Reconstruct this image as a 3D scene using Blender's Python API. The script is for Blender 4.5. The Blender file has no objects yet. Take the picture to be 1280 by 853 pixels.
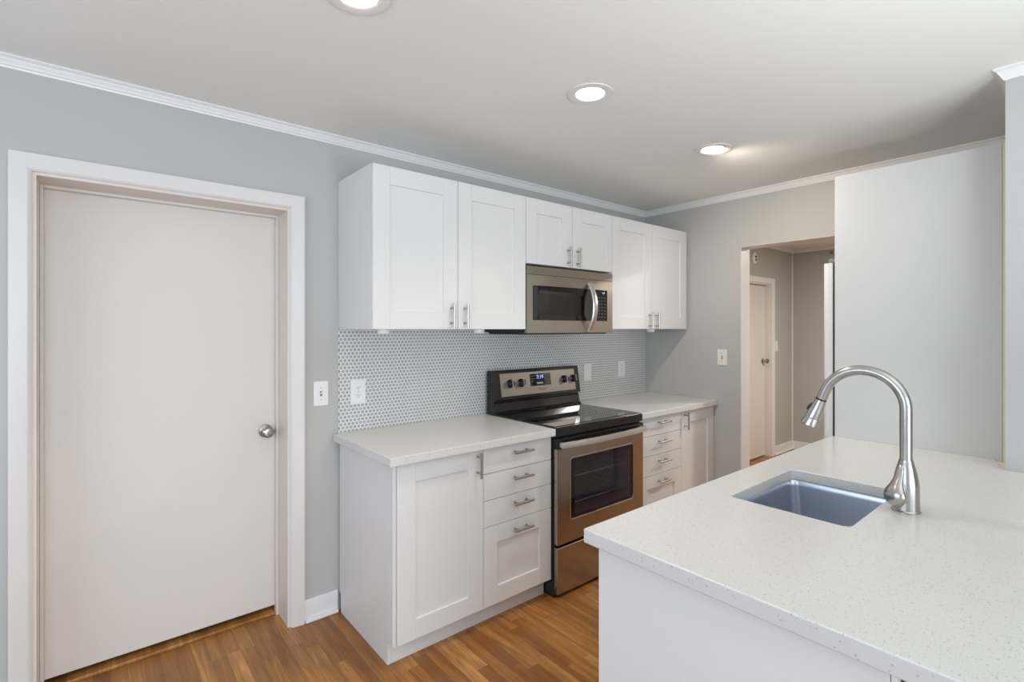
import bpy, bmesh, math, random
from mathutils import Vector, Matrix
random.seed(7)
C = bpy.context.scene.collection
S = bpy.context.scene

# ------------------------------------------------------------------ camera
F_PX, YAW, HZ = 631.5269, 0.6951, 410.7334
CAM = (-3.6209, -2.577, 1.4527)
cd = bpy.data.cameras.new('camera')
cd.sensor_fit = 'HORIZONTAL'
cd.sensor_width = 36.0
cd.lens = 36.0 * F_PX / 1280.0
cd.shift_y = -(426.5 - HZ) / 1280.0
cd.clip_start = 0.02
cam = bpy.data.objects.new('camera', cd)
C.objects.link(cam)
cam.location = CAM
cam.rotation_euler = (math.pi / 2, 0, -YAW)
S.camera = cam

# ------------------------------------------------------------------ view, world, lights
S.view_settings.view_transform = 'Standard'
S.view_settings.look = 'None'
S.view_settings.exposure = 0.0
S.view_settings.gamma = 1.0
S.view_settings.use_curve_mapping = False
try:
    S.cycles.use_denoising = True
    S.cycles.max_bounces = 10
    S.cycles.diffuse_bounces = 6
    S.cycles.glossy_bounces = 5
    S.cycles.transparent_max_bounces = 8
    S.cycles.sample_clamp_indirect = 6.0
    S.cycles.caustics_reflective = False
    S.cycles.caustics_refractive = False
except Exception:
    pass
W = bpy.data.worlds.new('daylight')
S.world = W
W.use_nodes = True
W.node_tree.nodes['Background'].inputs[0].default_value = (0.72, 0.84, 1.0, 1)
W.node_tree.nodes['Background'].inputs[1].default_value = 1.2

CEIL = 2.439
ROOM_W, ROOM_S = -5.3, -6.0          # the walls behind the photographer
# windows of the room behind the photographer: (wall, centre, half width, z0, z1)
WIN_S = (-3.55, 1.6, 0.08, 2.15)      # in wall_south: x centre, half width, sill, head
WIN_W = (-1.75, 1.25, 0.75, 2.10)      # in wall_west: y centre, half width, sill, head


def area(name, loc, rot, sx, sy, power, col):
    l = bpy.data.lights.new(name, 'AREA')
    l.shape = 'RECTANGLE'
    l.size, l.size_y = sx, sy
    l.energy = power
    l.color = col
    o = bpy.data.objects.new(name, l)
    C.objects.link(o)
    o.location = loc
    o.rotation_euler = rot
    return o


area('daylight_south', (WIN_S[0], ROOM_S - 0.10, (WIN_S[2] + WIN_S[3]) / 2), (math.radians(90), 0, 0),
     WIN_S[1] * 2, WIN_S[3] - WIN_S[2], 142, (0.80, 0.90, 1.0))
area('daylight_west', (ROOM_W - 0.10, WIN_W[0], (WIN_W[2] + WIN_W[3]) / 2), (math.radians(90), 0, math.radians(-90)),
     WIN_W[1] * 2, WIN_W[3] - WIN_W[2], 33, (0.68, 0.82, 1.0))
up = area('ceiling_fill', (-2.4, -3.3, 1.17), (math.radians(180), 0, 0), 0.5, 0.5, 33, (0.88, 0.97, 1.0))  # added fill aimed at the ceiling; no such lamp is known in the room
up.data.shape = 'DISK'
HALL_POWER = 58
LENS_STRENGTH = 14.0
CAN_POWER = (28, 42, 18)      # middle lamp, lamp nearest the end wall, lamp nearest the door

# ------------------------------------------------------------------ materials


class N:
    """tiny node helper"""

    def __init__(self, name):
        self.m = bpy.data.materials.new(name)
        self.m.use_nodes = True
        self.t = self.m.node_tree
        self.b = self.t.nodes['Principled BSDF']

    def n(self, typ, **kw):
        o = self.t.nodes.new(typ)
        for k, v in kw.items():
            setattr(o, k, v)
        return o

    def l(self, a, b):
        self.t.links.new(a, b)

    def put(self, sock, v):
        if hasattr(v, 'is_output'):
            self.l(v, sock)
        else:
            sock.default_value = v

    def math(self, op, a, b=None, c=None):
        o = self.n('ShaderNodeMath', operation=op)
        self.put(o.inputs[0], a)
        if b is not None:
            self.put(o.inputs[1], b)
        if c is not None:
            self.put(o.inputs[2], c)
        return o.outputs[0]

    def vmath(self, op, a, b=None):
        o = self.n('ShaderNodeVectorMath', operation=op)
        self.put(o.inputs[0], a)
        if b is not None:
            self.put(o.inputs[1], b)
        return o.outputs[0]

    def coord(self):
        return self.n('ShaderNodeTexCoord').outputs['Object']

    def noise(self, vec, scale, detail=3, rough=0.5):
        o = self.n('ShaderNodeTexNoise')
        self.put(o.inputs['Vector'], vec)
        o.inputs['Scale'].default_value = scale
        o.inputs['Detail'].default_value = detail
        o.inputs['Roughness'].default_value = rough
        return o.outputs['Fac']

    def ramp(self, fac, stops):
        o = self.n('ShaderNodeValToRGB')
        self.put(o.inputs[0], fac)
        cr = o.color_ramp
        while len(cr.elements) < len(stops):
            cr.elements.new(0.5)
        for e, (p, c) in zip(cr.elements, stops):
            e.position = p
            e.color = c if len(c) == 4 else (*c, 1)
        return o.outputs[0]

    def mix(self, fac, a, b, blend='MIX'):
        o = self.n('ShaderNodeMix', data_type='RGBA', blend_type=blend)
        self.put(o.inputs[0], fac)
        self.put(o.inputs[6], a if hasattr(a, 'is_output') else (*a, 1))
        self.put(o.inputs[7], b if hasattr(b, 'is_output') else (*b, 1))
        return o.outputs[2]

    def bump(self, h, strength=0.2, dist=0.001):
        o = self.n('ShaderNodeBump')
        o.inputs['Strength'].default_value = strength
        o.inputs['Distance'].default_value = dist
        self.put(o.inputs['Height'], h)
        self.l(o.outputs[0], self.b.inputs['Normal'])

    def set(self, **kw):
        names = dict(base='Base Color', rough='Roughness', metal='Metallic', spec='Specular IOR Level', ecol='Emission Color',
                     estr='Emission Strength', coat='Coat Weight', coatr='Coat Roughness', alpha='Alpha', aniso='Anisotropic', trans='Transmission Weight')
        for k, v in kw.items():
            s = self.b.inputs[names[k]]
            if isinstance(v, tuple) and len(v) == 3:
                v = (*v, 1)
            self.put(s, v)
        return self


def paint(name, col, rough=0.55, scale=55, strength=0.08, spec=0.3, var=0.02):
    m = N(name)
    co = m.coord()
    nz = m.noise(co, scale, 3)
    big = m.noise(co, 1.3, 2)
    lo = tuple(max(0, c * (1 - var)) for c in col)
    hi = tuple(min(1, c * (1 + var)) for c in col)
    m.set(base=m.mix(big, lo, hi), rough=rough, spec=spec)
    m.bump(nz, strength, 0.002)
    return m.m


def plain(name, col, rough=0.4, metal=0.0, spec=0.5, coat=0.0):
    m = N(name)
    nz = m.noise(m.coord(), 40, 2)
    m.set(base=col, metal=metal, spec=spec, coat=coat, rough=m.math('ADD', m.math('MULTIPLY', nz, 0.06), max(0, rough - 0.03)))
    return m.m


def brushed(name, col, rough=0.28, stretch=(1, 1, 60), strength=0.02):
    m = N(name)
    v = m.vmath('MULTIPLY', m.coord(), stretch)
    nz = m.noise(v, 14, 4, 0.65)
    m.set(base=m.mix(nz, tuple(c * 0.975 for c in col), col), metal=1.0,
          rough=m.math('ADD', m.math('MULTIPLY', nz, 0.06), rough - 0.03))
    m.bump(nz, strength, 0.0005)
    return m.m


def oak_floor():
    m = N('oak_strip_floor')
    sep = m.n('ShaderNodeSeparateXYZ')
    m.l(m.coord(), sep.inputs[0])
    x, y = sep.outputs[0], sep.outputs[1]
    w = 0.057
    xi = m.math('DIVIDE', m.math('ADD', x, 20.03), w)
    row = m.math('FLOOR', xi)
    fx = m.math('FRACT', xi)
    wn = m.n('ShaderNodeTexWhiteNoise', noise_dimensions='1D')
    m.l(row, wn.inputs['W'])
    L = m.math('ADD', m.math('MULTIPLY', wn.outputs['Value'], 0.55), 0.32)
    yo = m.math('ADD', y, m.math('MULTIPLY', wn.outputs['Value'], 37.7))
    yi = m.math('DIVIDE', m.math('ADD', yo, 20.0), L)
    brd = m.math('FLOOR', yi)
    fy = m.math('FRACT', yi)
    cmb = m.n('ShaderNodeCombineXYZ')
    m.l(row, cmb.inputs[0])
    m.l(brd, cmb.inputs[1])
    wb = m.n('ShaderNodeTexWhiteNoise', noise_dimensions='2D')
    m.l(cmb.outputs[0], wb.inputs['Vector'])
    rnd = wb.outputs['Value']
    tone = m.ramp(rnd, [(0.0, (0.25, 0.095, 0.020)), (0.25, (0.37, 0.155, 0.036)), (0.6, (0.45, 0.20, 0.050)), (1.0, (0.57, 0.285, 0.085))])
    # grain: noise stretched along the board, shifted per board
    sh = m.vmath('MULTIPLY', wb.outputs['Color'], (9.0, 31.0, 5.0))
    v = m.vmath('ADD', m.vmath('MULTIPLY', m.coord(), (26.0, 2.2, 1.0)), sh)
    g1 = m.noise(v, 1.0, 5, 0.62)
    ringv = m.math('SINE', m.math('MULTIPLY', m.noise(m.vmath('ADD', m.vmath('MULTIPLY', m.coord(), (9.0, 0.9, 1.0)), sh), 1.0, 2, 0.4), 60.0))
    v2 = m.vmath('ADD', m.vmath('MULTIPLY', m.coord(), (260.0, 9.0, 1.0)), sh)
    pores = m.noise(v2, 1.0, 2, 0.5)
    col = m.mix(m.math('MULTIPLY', m.math('SUBTRACT', g1, 0.36), 2.3), tone, (0.17, 0.062, 0.014))
    col = m.mix(m.math('MULTIPLY', m.math('ADD', ringv, 1.0), 0.17), col, (0.19, 0.075, 0.02))
    col = m.mix(m.math('MULTIPLY', m.math('GREATER_THAN', pores, 0.60), 0.35), col, (0.15, 0.06, 0.016))
    # knots
    vo = m.n('ShaderNodeTexVoronoi')
    m.l(m.vmath('MULTIPLY', m.coord(), (5.0, 2.6, 1.0)), vo.inputs['Vector'])
    vo.inputs['Scale'].default_value = 1.0
    kn = m.math('MULTIPLY', m.math('MAXIMUM', m.math('SUBTRACT', 1.0, m.math('DIVIDE', m.math('ADD', vo.outputs['Distance'], m.math('MULTIPLY', g1, 0.08)), 0.13)), 0.0), 1.1)
    col = m.mix(kn, col, (0.12, 0.045, 0.014))
    ex = m.math('LESS_THAN', m.math('MINIMUM', fx, m.math('SUBTRACT', 1.0, fx)), 0.012)
    ey = m.math('LESS_THAN', m.math('MULTIPLY', m.math('MINIMUM', fy, m.math('SUBTRACT', 1.0, fy)), L), 0.0011)
    seam = m.math('MAXIMUM', ex, ey)
    col = m.mix(m.math('MULTIPLY', seam, 0.6), col, (0.09, 0.035, 0.012))
    m.set(base=col, rough=m.math('ADD', m.math('MULTIPLY', g1, 0.12), 0.27), spec=0.45)
    m.bump(m.math('SUBTRACT', m.math('MULTIPLY', pores, 0.15), seam), 0.25, 0.001)
    return m.m


def penny_tile():
    """grey penny rounds in white grout, on a wall in the x-z plane"""
    m = N('penny_round_tile')
    sep = m.n('ShaderNodeSeparateXYZ')
    m.l(m.coord(), sep.inputs[0])
    a = 0.0212
    b = a * math.sqrt(3)

    def grid(ox, oz):
        u = m.math('SUBTRACT', m.math('FRACT', m.math('ADD', m.math('DIVIDE', sep.outputs[0], a), 200.0 + ox)), 0.5)
        v = m.math('SUBTRACT', m.math('FRACT', m.math('ADD', m.math('DIVIDE', sep.outputs[2], b), 200.0 + oz)), 0.5)
        u = m.math('MULTIPLY', u, a)
        v = m.math('MULTIPLY', v, b)
        return m.math('SQRT', m.math('ADD', m.math('MULTIPLY', u, u), m.math('MULTIPLY', v, v)))
    d = m.math('MINIMUM', grid(0, 0), grid(0.5, 0.5))
    mask = m.n('ShaderNodeMapRange', interpolation_type='SMOOTHSTEP')
    m.l(d, mask.inputs[0])
    mask.inputs[1].default_value = 0.0083
    mask.inputs[2].default_value = 0.0091
    mask.inputs[3].default_value = 1.0
    mask.inputs[4].default_value = 0.0
    t = mask.outputs[0]
    var = m.noise(m.coord(), 40, 1)
    tile = m.mix(var, (0.37, 0.37, 0.365), (0.45, 0.45, 0.445))
    m.set(base=m.mix(t, (0.80, 0.80, 0.78), tile), rough=m.math('SUBTRACT', 0.75, m.math('MULTIPLY', t, 0.5)), spec=0.45)
    m.bump(t, 0.5, 0.0012)
    return m.m


def quartz():
    m = N('speckled_white_quartz')
    co = m.coord()

    def flecks(scale, thresh, size, ch):
        vo = m.n('ShaderNodeTexVoronoi')
        m.l(co, vo.inputs['Vector'])
        vo.inputs['Scale'].default_value = scale
        vs = m.n('ShaderNodeSeparateColor')
        m.l(vo.outputs['Color'], vs.inputs[0])
        return m.math('MULTIPLY', m.math('GREATER_THAN', vs.outputs[ch], thresh), m.math('LESS_THAN', vo.outputs['Distance'], size))
    fine = m.noise(co, 420, 1)
    base = m.mix(fine, (0.60, 0.60, 0.59), (0.70, 0.70, 0.69))
    base = m.mix(m.math('MULTIPLY', flecks(330.0, 0.84, 0.42, 0), 0.40), base, (0.40, 0.385, 0.36))
    base = m.mix(m.math('MULTIPLY', flecks(210.0, 0.93, 0.40, 1), 0.55), base, (0.36, 0.34, 0.32))
    base = m.mix(m.math('MULTIPLY', flecks(120.0, 0.972, 0.34, 2), 0.62), base, (0.32, 0.30, 0.28))
    m.set(base=base, rough=0.23, spec=0.5)
    return m.m


def panelled_wall(name, col):
    m = N(name)
    sep = m.n('ShaderNodeSeparateXYZ')
    m.l(m.coord(), sep.inputs[0])
    f = m.math('FRACT', m.math('DIVIDE', m.math('ADD', sep.outputs[1], 10.0), 0.1016))
    g = m.math('LESS_THAN', f, 0.06)
    h = m.math('SUBTRACT', 1.0, g)
    m.set(base=col, rough=0.5, spec=0.3)
    m.bump(h, 0.5, 0.002)
    return m.m


def emissive(name, col, strength):
    m = N(name)
    m.set(base=(0.9, 0.9, 0.9), ecol=col, estr=strength, rough=0.5)
    return m.m


def tinted_glass(name, tint, fac):
    """dark appliance glass: a glossy coat over a dim see-through pane"""
    m = N(name)
    out = m.t.nodes['Material Output']
    tr = m.n('ShaderNodeBsdfTransparent')
    tr.inputs[0].default_value = (*tint, 1)
    gl = m.n('ShaderNodeBsdfGlossy')
    gl.inputs['Roughness'].default_value = 0.03
    gl.inputs[0].default_value = (0.9, 0.9, 0.95, 1)
    df = m.n('ShaderNodeBsdfDiffuse')
    df.inputs[0].default_value = (0.012, 0.012, 0.016, 1)
    a = m.n('ShaderNodeMixShader')
    a.inputs[0].default_value = fac
    m.l(tr.outputs[0], a.inputs[1])
    m.l(df.outputs[0], a.inputs[2])
    lw = m.n('ShaderNodeLayerWeight')
    lw.inputs[0].default_value = 0.5
    frz = m.math('ADD', 0.05, m.math('MULTIPLY', m.math('POWER', lw.outputs['Facing'], 5.0), 0.9))
    b = m.n('ShaderNodeMixShader')
    m.l(frz, b.inputs[0])
    m.l(a.outputs[0], b.inputs[1])
    m.l(gl.outputs[0], b.inputs[2])
    m.l(b.outputs[0], out.inputs[0])
    return m.m


M = dict(
    wall=paint('grey_wall_paint', (0.475, 0.47, 0.455)),
    hallwall=paint('grey_hall_paint', (0.455, 0.45, 0.435)),
    hallpanel=panelled_wall('grey_hall_panelling', (0.455, 0.45, 0.435)),
    ceiling=paint('ceiling_paint', (0.82, 0.825, 0.80), 0.8, 90, 0.15, 0.1),
    trim=paint('white_trim_paint', (0.77, 0.765, 0.755), 0.35, 30, 0.03, 0.5, 0.01),
    doorpaint=paint('warm_white_door_paint', (0.70, 0.65, 0.60), 0.42, 22, 0.04, 0.4, 0.015),
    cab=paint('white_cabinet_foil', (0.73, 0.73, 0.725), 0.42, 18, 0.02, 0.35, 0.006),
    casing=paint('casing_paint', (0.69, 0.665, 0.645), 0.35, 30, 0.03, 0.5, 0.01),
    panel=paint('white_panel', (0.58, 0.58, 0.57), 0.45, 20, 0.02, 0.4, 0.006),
    cream=paint('cream_filler', (0.78, 0.74, 0.60), 0.6, 60, 0.1, 0.2),
    floor=oak_floor(),
    tile=penny_tile(),
    quartz=quartz(),
    steel=brushed('warm_brushed_steel', (0.44, 0.40, 0.345), 0.30, (1.0, 1.0, 60.0)),
    steelv=brushed('warm_brushed_steel_upright', (0.47, 0.43, 0.385), 0.22, (60.0, 1.0, 1.0)),
    panelsteel=brushed('console_steel', (0.34, 0.315, 0.28), 0.44, (1.0, 1.0, 60.0)),
    steellight=brushed('pale_brushed_steel', (0.72, 0.70, 0.67), 0.28, (1.0, 1.0, 60.0)),
    nickel=plain('brushed_nickel', (0.47, 0.455, 0.435), 0.25, 1.0),
    knobmetal=brushed('aged_nickel', (0.40, 0.37, 0.33), 0.25, (8.0, 8.0, 8.0), 0.02),
    sink=brushed('sink_steel', (0.64, 0.68, 0.76), 0.30, (3.0, 40.0, 3.0), 0.04),
    black=plain('gloss_black', (0.012, 0.012, 0.013), 0.14),
    blackmat=plain('satin_black', (0.02, 0.02, 0.021), 0.42),
    blackglass=plain('black_ceramic_glass', (0.008, 0.008, 0.009), 0.035, coat=0.3),
    bluedark=plain('dark_blue_glass_print', (0.025, 0.025, 0.05), 0.2),
    keygrey=plain('dim_key_print', (0.13, 0.13, 0.13), 0.5),
    ring=plain('burner_ring_print', (0.06, 0.06, 0.062), 0.12),
    ovenglass=tinted_glass('oven_door_glass', (0.72, 0.70, 0.76), 0.12),
    mwglass=tinted_glass('microwave_glass', (0.62, 0.60, 0.57), 0.25),
    cavity=plain('grey_blue_enamel', (0.58, 0.57, 0.60), 0.4),
    mwcavity=plain('grey_enamel', (0.42, 0.41, 0.39), 0.5),
    rack=plain('rack_wire', (0.80, 0.79, 0.78), 0.3),
    plate=plain('white_plastic', (0.80, 0.80, 0.79), 0.35),
    almond=plain('almond_plastic', (0.80, 0.765, 0.70), 0.35),
    slot=plain('dark_slot', (0.05, 0.05, 0.05), 0.6),
    greyplastic=plain('grey_plastic', (0.22, 0.22, 0.21), 0.5),
    fridge=plain('white_enamel', (0.76, 0.76, 0.75), 0.25),
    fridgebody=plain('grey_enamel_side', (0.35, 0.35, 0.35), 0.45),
    lens=emissive('lamp_lens', (1.0, 0.80, 0.58), LENS_STRENGTH),
    blue=emissive('blue_display', (0.10, 0.16, 1.0), 1.5),
    violet=emissive('violet_display', (0.22, 0.16, 0.95), 1.2),
    print_white=plain('white_print', (0.5, 0.5, 0.5), 0.5),
    print_dark=plain('dark_print', (0.06, 0.055, 0.05), 0.5),
    puck=plain('white_puck', (0.82, 0.82, 0.80), 0.4),
    dirt=plain('dark_gap', (0.05, 0.04, 0.035), 0.8),
)

# ------------------------------------------------------------------ mesh helpers


class MB:
    def __init__(self):
        self.bm = bmesh.new()

    def box(self, x0, x1, y0, y1, z0, z1, bev=0.0, seg=2):
        b = bmesh.new()
        bmesh.ops.create_cube(b, size=1.0)
        for v in b.verts:
            v.co = Vector(((x0 + x1) / 2 + v.co.x * (x1 - x0), (y0 + y1) / 2 + v.co.y * (y1 - y0), (z0 + z1) / 2 + v.co.z * (z1 - z0)))
        if bev > 0:
            bev = min(bev, 0.45 * min(abs(x1 - x0), abs(y1 - y0), abs(z1 - z0)))
            bmesh.ops.bevel(b, geom=b.edges[:], offset=bev, segments=seg, affect='EDGES', profile=0.5)
        self._take(b)
        return self

    def _take(self, b):
        bmesh.ops.recalc_face_normals(b, faces=b.faces[:])
        me = bpy.data.meshes.new('tmp')
        b.to_mesh(me)
        b.free()
        self.bm.from_mesh(me)
        bpy.data.meshes.remove(me)

    def poly(self, pts, axis, lo, hi, bev=0.0, seg=2):
        """prism of a 2-D outline; axis 'x': pts are (y,z); 'y': (x,z); 'z': (x,y)"""
        b = bmesh.new()
        mk = {'x': lambda p, t: (t, p[0], p[1]), 'y': lambda p, t: (p[0], t, p[1]), 'z': lambda p, t: (p[0], p[1], t)}[axis]
        f0 = [b.verts.new(mk(p, lo)) for p in pts]
        f1 = [b.verts.new(mk(p, hi)) for p in pts]
        b.faces.new(f0)
        b.faces.new(f1)
        n = len(pts)
        for i in range(n):
            b.faces.new((f0[i], f0[(i + 1) % n], f1[(i + 1) % n], f1[i]))
        bmesh.ops.recalc_face_normals(b, faces=b.faces[:])
        if bev > 0:
            bmesh.ops.bevel(b, geom=b.edges[:], offset=bev, segments=seg, affect='EDGES', profile=0.5)
        self._take(b)
        return self

    def tube(self, pts, rad, segs=16, caps=True, squash=None):
        """sweep a circle along pts; rad a number or one per point"""
        b = bmesh.new()
        P = [Vector(p) for p in pts]
        R = rad if isinstance(rad, (list, tuple)) else [rad] * len(P)
        tang = []
        for i in range(len(P)):
            a = P[max(i - 1, 0)]
            c = P[min(i + 1, len(P) - 1)]
            tang.append((c - a).normalized())
        up = Vector((0, 0, 1)) if abs(tang[0].z) < 0.9 else Vector((1, 0, 0))
        nrm = (up - tang[0] * up.dot(tang[0])).normalized()
        rings = []
        for i, p in enumerate(P):
            if i:
                nrm = (nrm - tang[i] * nrm.dot(tang[i])).normalized()
            bi = tang[i].cross(nrm)
            sq = squash or (1, 1)
            rings.append([b.verts.new(p + (nrm * math.cos(2 * math.pi * k / segs) * sq[0] + bi * math.sin(2 * math.pi * k / segs) * sq[1]) * R[i]) for k in range(segs)])
        for i in range(len(P) - 1):
            for k in range(segs):
                b.faces.new((rings[i][k], rings[i][(k + 1) % segs], rings[i + 1][(k + 1) % segs], rings[i + 1][k]))
        if caps:
            b.faces.new(rings[0])
            b.faces.new(rings[-1])
        self._take(b)
        return self

    def cyl(self, p0, p1, r, segs=24):
        return self.tube([p0, p1], r, segs)

    def lathe(self, prof, centre=(0, 0, 0), axis=(0, 0, 1), segs=32, close=False):
        """revolve (radius, height) pairs about an axis through centre"""
        b = bmesh.new()
        q = Vector((0, 0, 1)).rotation_difference(Vector(axis).normalized())
        rings = []
        for r, h in prof:
            if r < 1e-6:
                rings.append([b.verts.new(Vector(centre) + q @ Vector((0, 0, h)))])
            else:
                rings.append([b.verts.new(Vector(centre) + q @ Vector((r * math.cos(2 * math.pi * k / segs), r * math.sin(2 * math.pi * k / segs), h))) for k in range(segs)])
        pairs = list(zip(rings, rings[1:]))
        if close:
            pairs.append((rings[-1], rings[0]))
        for A, B in pairs:
            for k in range(segs):
                k2 = (k + 1) % segs
                if len(A) == 1 and len(B) == 1:
                    continue
                if len(A) == 1:
                    b.faces.new((A[0], B[k], B[k2]))
                elif len(B) == 1:
                    b.faces.new((A[k], A[k2], B[0]))
                else:
                    b.faces.new((A[k], A[k2], B[k2], B[k]))
        self._take(b)
        return self

    def text(self, s, size, matrix, depth=0.0004, align='CENTER'):
        cu = bpy.data.curves.new('tmp', 'FONT')
        cu.body = s
        cu.size = size
        cu.align_x = align
        cu.align_y = 'CENTER'
        cu.extrude = depth
        cu.resolution_u = 3
        o = bpy.data.objects.new('tmp', cu)
        C.objects.link(o)
        dg = bpy.context.evaluated_depsgraph_get()
        me = bpy.data.meshes.new_from_object(o.evaluated_get(dg))
        me.transform(matrix)
        self.bm.from_mesh(me)
        bpy.data.meshes.remove(me)
        bpy.data.objects.remove(o)
        bpy.data.curves.remove(cu)
        return self

    def build(self, name, m, parent=None, sharp=35):
        me = bpy.data.meshes.new(name)
        o = bpy.data.objects.new(name, me)
        if parent is not None:
            off = Vector(parent.location)
            q = parent
            while q.parent is not None:
                q = q.parent
                off += Vector(q.location)
            bmesh.ops.translate(self.bm, vec=-off, verts=self.bm.verts[:])
            o.parent = parent
        self.bm.to_mesh(me)
        self.bm.free()
        me.materials.append(M[m] if isinstance(m, str) else m)
        for p in me.polygons:
            p.use_smooth = True
        me.set_sharp_from_angle(angle=math.radians(sharp))
        C.objects.link(o)
        wn = o.modifiers.new('even_shading', 'WEIGHTED_NORMAL')
        wn.keep_sharp = True
        return o


def tag(o, label=None, cat=None, group=None, kind=None):
    for k, v in (('label', label), ('category', cat), ('group', group), ('kind', kind)):
        if v:
            o[k] = v
    return o


def empty(name, loc, label=None, cat=None, group=None, kind=None):
    o = bpy.data.objects.new(name, None)
    o.empty_display_size = 0.1
    o.location = loc
    C.objects.link(o)
    return tag(o, label, cat, group, kind)


def copy_tree(o, parent=None):
    c = o.copy()
    if parent is not None:
        c.parent = parent
    C.objects.link(c)
    for ch in [k for k in bpy.data.objects if k.parent == o]:
        copy_tree(ch, c)
    return c


def struct(name, mb, m, parent=None):
    o = mb.build(name, m, parent)
    if parent is None:
        o['kind'] = 'structure'
    return o


# ------------------------------------------------------------------ room shell
HALL_X, HALL_Y = 2.888, -0.055      # far wall and left wall of the hall
END_T = 0.13                        # thickness of the end wall
OP_Y0, OP_Y1, OP_Z = -0.826, -1.60, 2.043     # doorway in the end wall
DO_X0, DO_X1, DO_Z = -3.788, -2.876, 2.036    # door opening in the long wall
WALL_T = 0.26

f = MB()
f.box(ROOM_W - 0.2, HALL_X + 0.2, ROOM_S - 0.2, 0.3, -0.05, 0.0)
struct('floor', f, 'floor')
c = MB()
c.box(ROOM_W - 0.2, END_T, ROOM_S - 0.2, 0.3, CEIL, CEIL + 0.06)
struct('ceiling', c, 'ceiling')
c = MB()
c.box(END_T, HALL_X + 0.2, -2.9, 0.3, 2.40, 2.46)
struct('ceiling_hall', c, 'ceiling')

w = MB()                             # the long wall with the door
w.box(ROOM_W - 0.2, DO_X0, 0, WALL_T, 0, CEIL)
w.box(DO_X0, DO_X1, 0, WALL_T, DO_Z, CEIL)
w.box(DO_X1, END_T, 0, WALL_T, 0, CEIL)
w.box(DO_X0, DO_X1, WALL_T, WALL_T + 0.02, 0, DO_Z)
struct('wall_back', w, 'wall')

w = MB()                             # the end wall with the open doorway
w.box(0, END_T, OP_Y0, 0, 0, CEIL)
w.box(0, END_T, OP_Y1, OP_Y0, OP_Z, CEIL)
w.box(0, END_T, ROOM_S - 0.2, OP_Y1, 0, CEIL)
struct('wall_end', w, 'wall')
w = MB()                             # painted lining of the doorway
w.box(-0.001, END_T + 0.001, OP_Y0 - 0.003, OP_Y0, 0, OP_Z - 0.003, 0.0005)
w.box(-0.001, END_T + 0.001, OP_Y1, OP_Y1 + 0.003, 0, OP_Z - 0.003, 0.0005)
w.box(-0.001, END_T + 0.001, OP_Y1, OP_Y0, OP_Z - 0.003, OP_Z, 0.0005)
struct('trim_1', w, 'casing')

w = MB()                             # wall end at the right of the counter
PX, PY0, PY1 = -0.95, -2.303, -2.43
w.box(PX, 0, PY1, PY0, 0, CEIL)
struct('wall_partition', w, 'wall')

w = MB()                             # walls behind the photographer, with windows
a0, a1 = WIN_S[0] - WIN_S[1], WIN_S[0] + WIN_S[1]
w.box(ROOM_W - 0.2, a0, ROOM_S - 0.2, ROOM_S, 0, CEIL)
w.box(a1, 0, ROOM_S - 0.2, ROOM_S, 0, CEIL)
w.box(a0, a1, ROOM_S - 0.2, ROOM_S, 0, WIN_S[2])
w.box(a0, a1, ROOM_S - 0.2, ROOM_S, WIN_S[3], CEIL)
struct('wall_south', w, 'wall')
w = MB()
b0, b1 = WIN_W[0] - WIN_W[1], WIN_W[0] + WIN_W[1]
w.box(ROOM_W - 0.2, ROOM_W, ROOM_S, b0, 0, CEIL)
w.box(ROOM_W - 0.2, ROOM_W, b1, 0, 0, CEIL)
w.box(ROOM_W - 0.2, ROOM_W, b0, b1, 0, WIN_W[2])
w.box(ROOM_W - 0.2, ROOM_W, b0, b1, WIN_W[3], CEIL)
struct('wall_west', w, 'wall')
w = MB()
for (p, q) in ((a0, a0 + 0.06), (a1 - 0.06, a1), ((a0 + a1) / 2 - 0.03, (a0 + a1) / 2 + 0.03)):
    w.box(p, q, ROOM_S - 0.08, ROOM_S - 0.02, WIN_S[2], WIN_S[3], 0.003)
for (p, q) in ((WIN_S[2], WIN_S[2] + 0.06), (WIN_S[3] - 0.06, WIN_S[3])):
    w.box(a0, a1, ROOM_S - 0.08, ROOM_S - 0.02, p, q, 0.003)
struct('window_1', w, 'trim')
w = MB()
for (p, q) in ((b0, b0 + 0.06), (b1 - 0.06, b1), ((b0 + b1) / 2 - 0.03, (b0 + b1) / 2 + 0.03)):
    w.box(ROOM_W - 0.08, ROOM_W - 0.02, p, q, WIN_W[2], WIN_W[3], 0.003)
for (p, q) in ((WIN_W[2], WIN_W[2] + 0.06), (WIN_W[3] - 0.06, WIN_W[3])):
    w.box(ROOM_W - 0.08, ROOM_W - 0.02, b0, b1, p, q, 0.003)
struct('window_2', w, 'trim')

# hall shell
w = MB()
HD0, HD1, HDZ = 1.42, 2.30, 1.955
w.box(END_T, HD0, HALL_Y, 0.2, 0, 2.46)
w.box(HD0, HD1, HALL_Y, 0.2, HDZ, 2.46)
w.box(HD1, HALL_X + 0.2, HALL_Y, 0.2, 0, 2.46)
w.box(HD0, HD1, 0.15, 0.2, 0, HDZ)
struct('wall_hall', w, 'hallwall')
w = MB()
w.box(HALL_X, HALL_X + 0.2, -2.9, HALL_Y, 0, 2.46)
struct('wall_hall_end', w, 'hallpanel')
w = MB()
w.box(END_T, HALL_X + 0.2, -3.0, -2.9, 0, 2.46)
struct('wall_hall_right', w, 'hallwall')
w = MB()
w.box(HALL_X - 0.014, HALL_X, HALL_Y - 0.014, HALL_Y, 0.1, 2.36, 0.003)
struct('trim_2', w, 'trim')
w = MB()
w.box(HALL_X - 0.02, HALL_X, -2.9, HALL_Y - 0.0, 2.355, 2.40, 0.006)
w.box(END_T, HALL_X, HALL_Y - 0.02, HALL_Y, 2.355, 2.40, 0.006)
struct('trim_3', w, 'trim')
w = MB()
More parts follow.
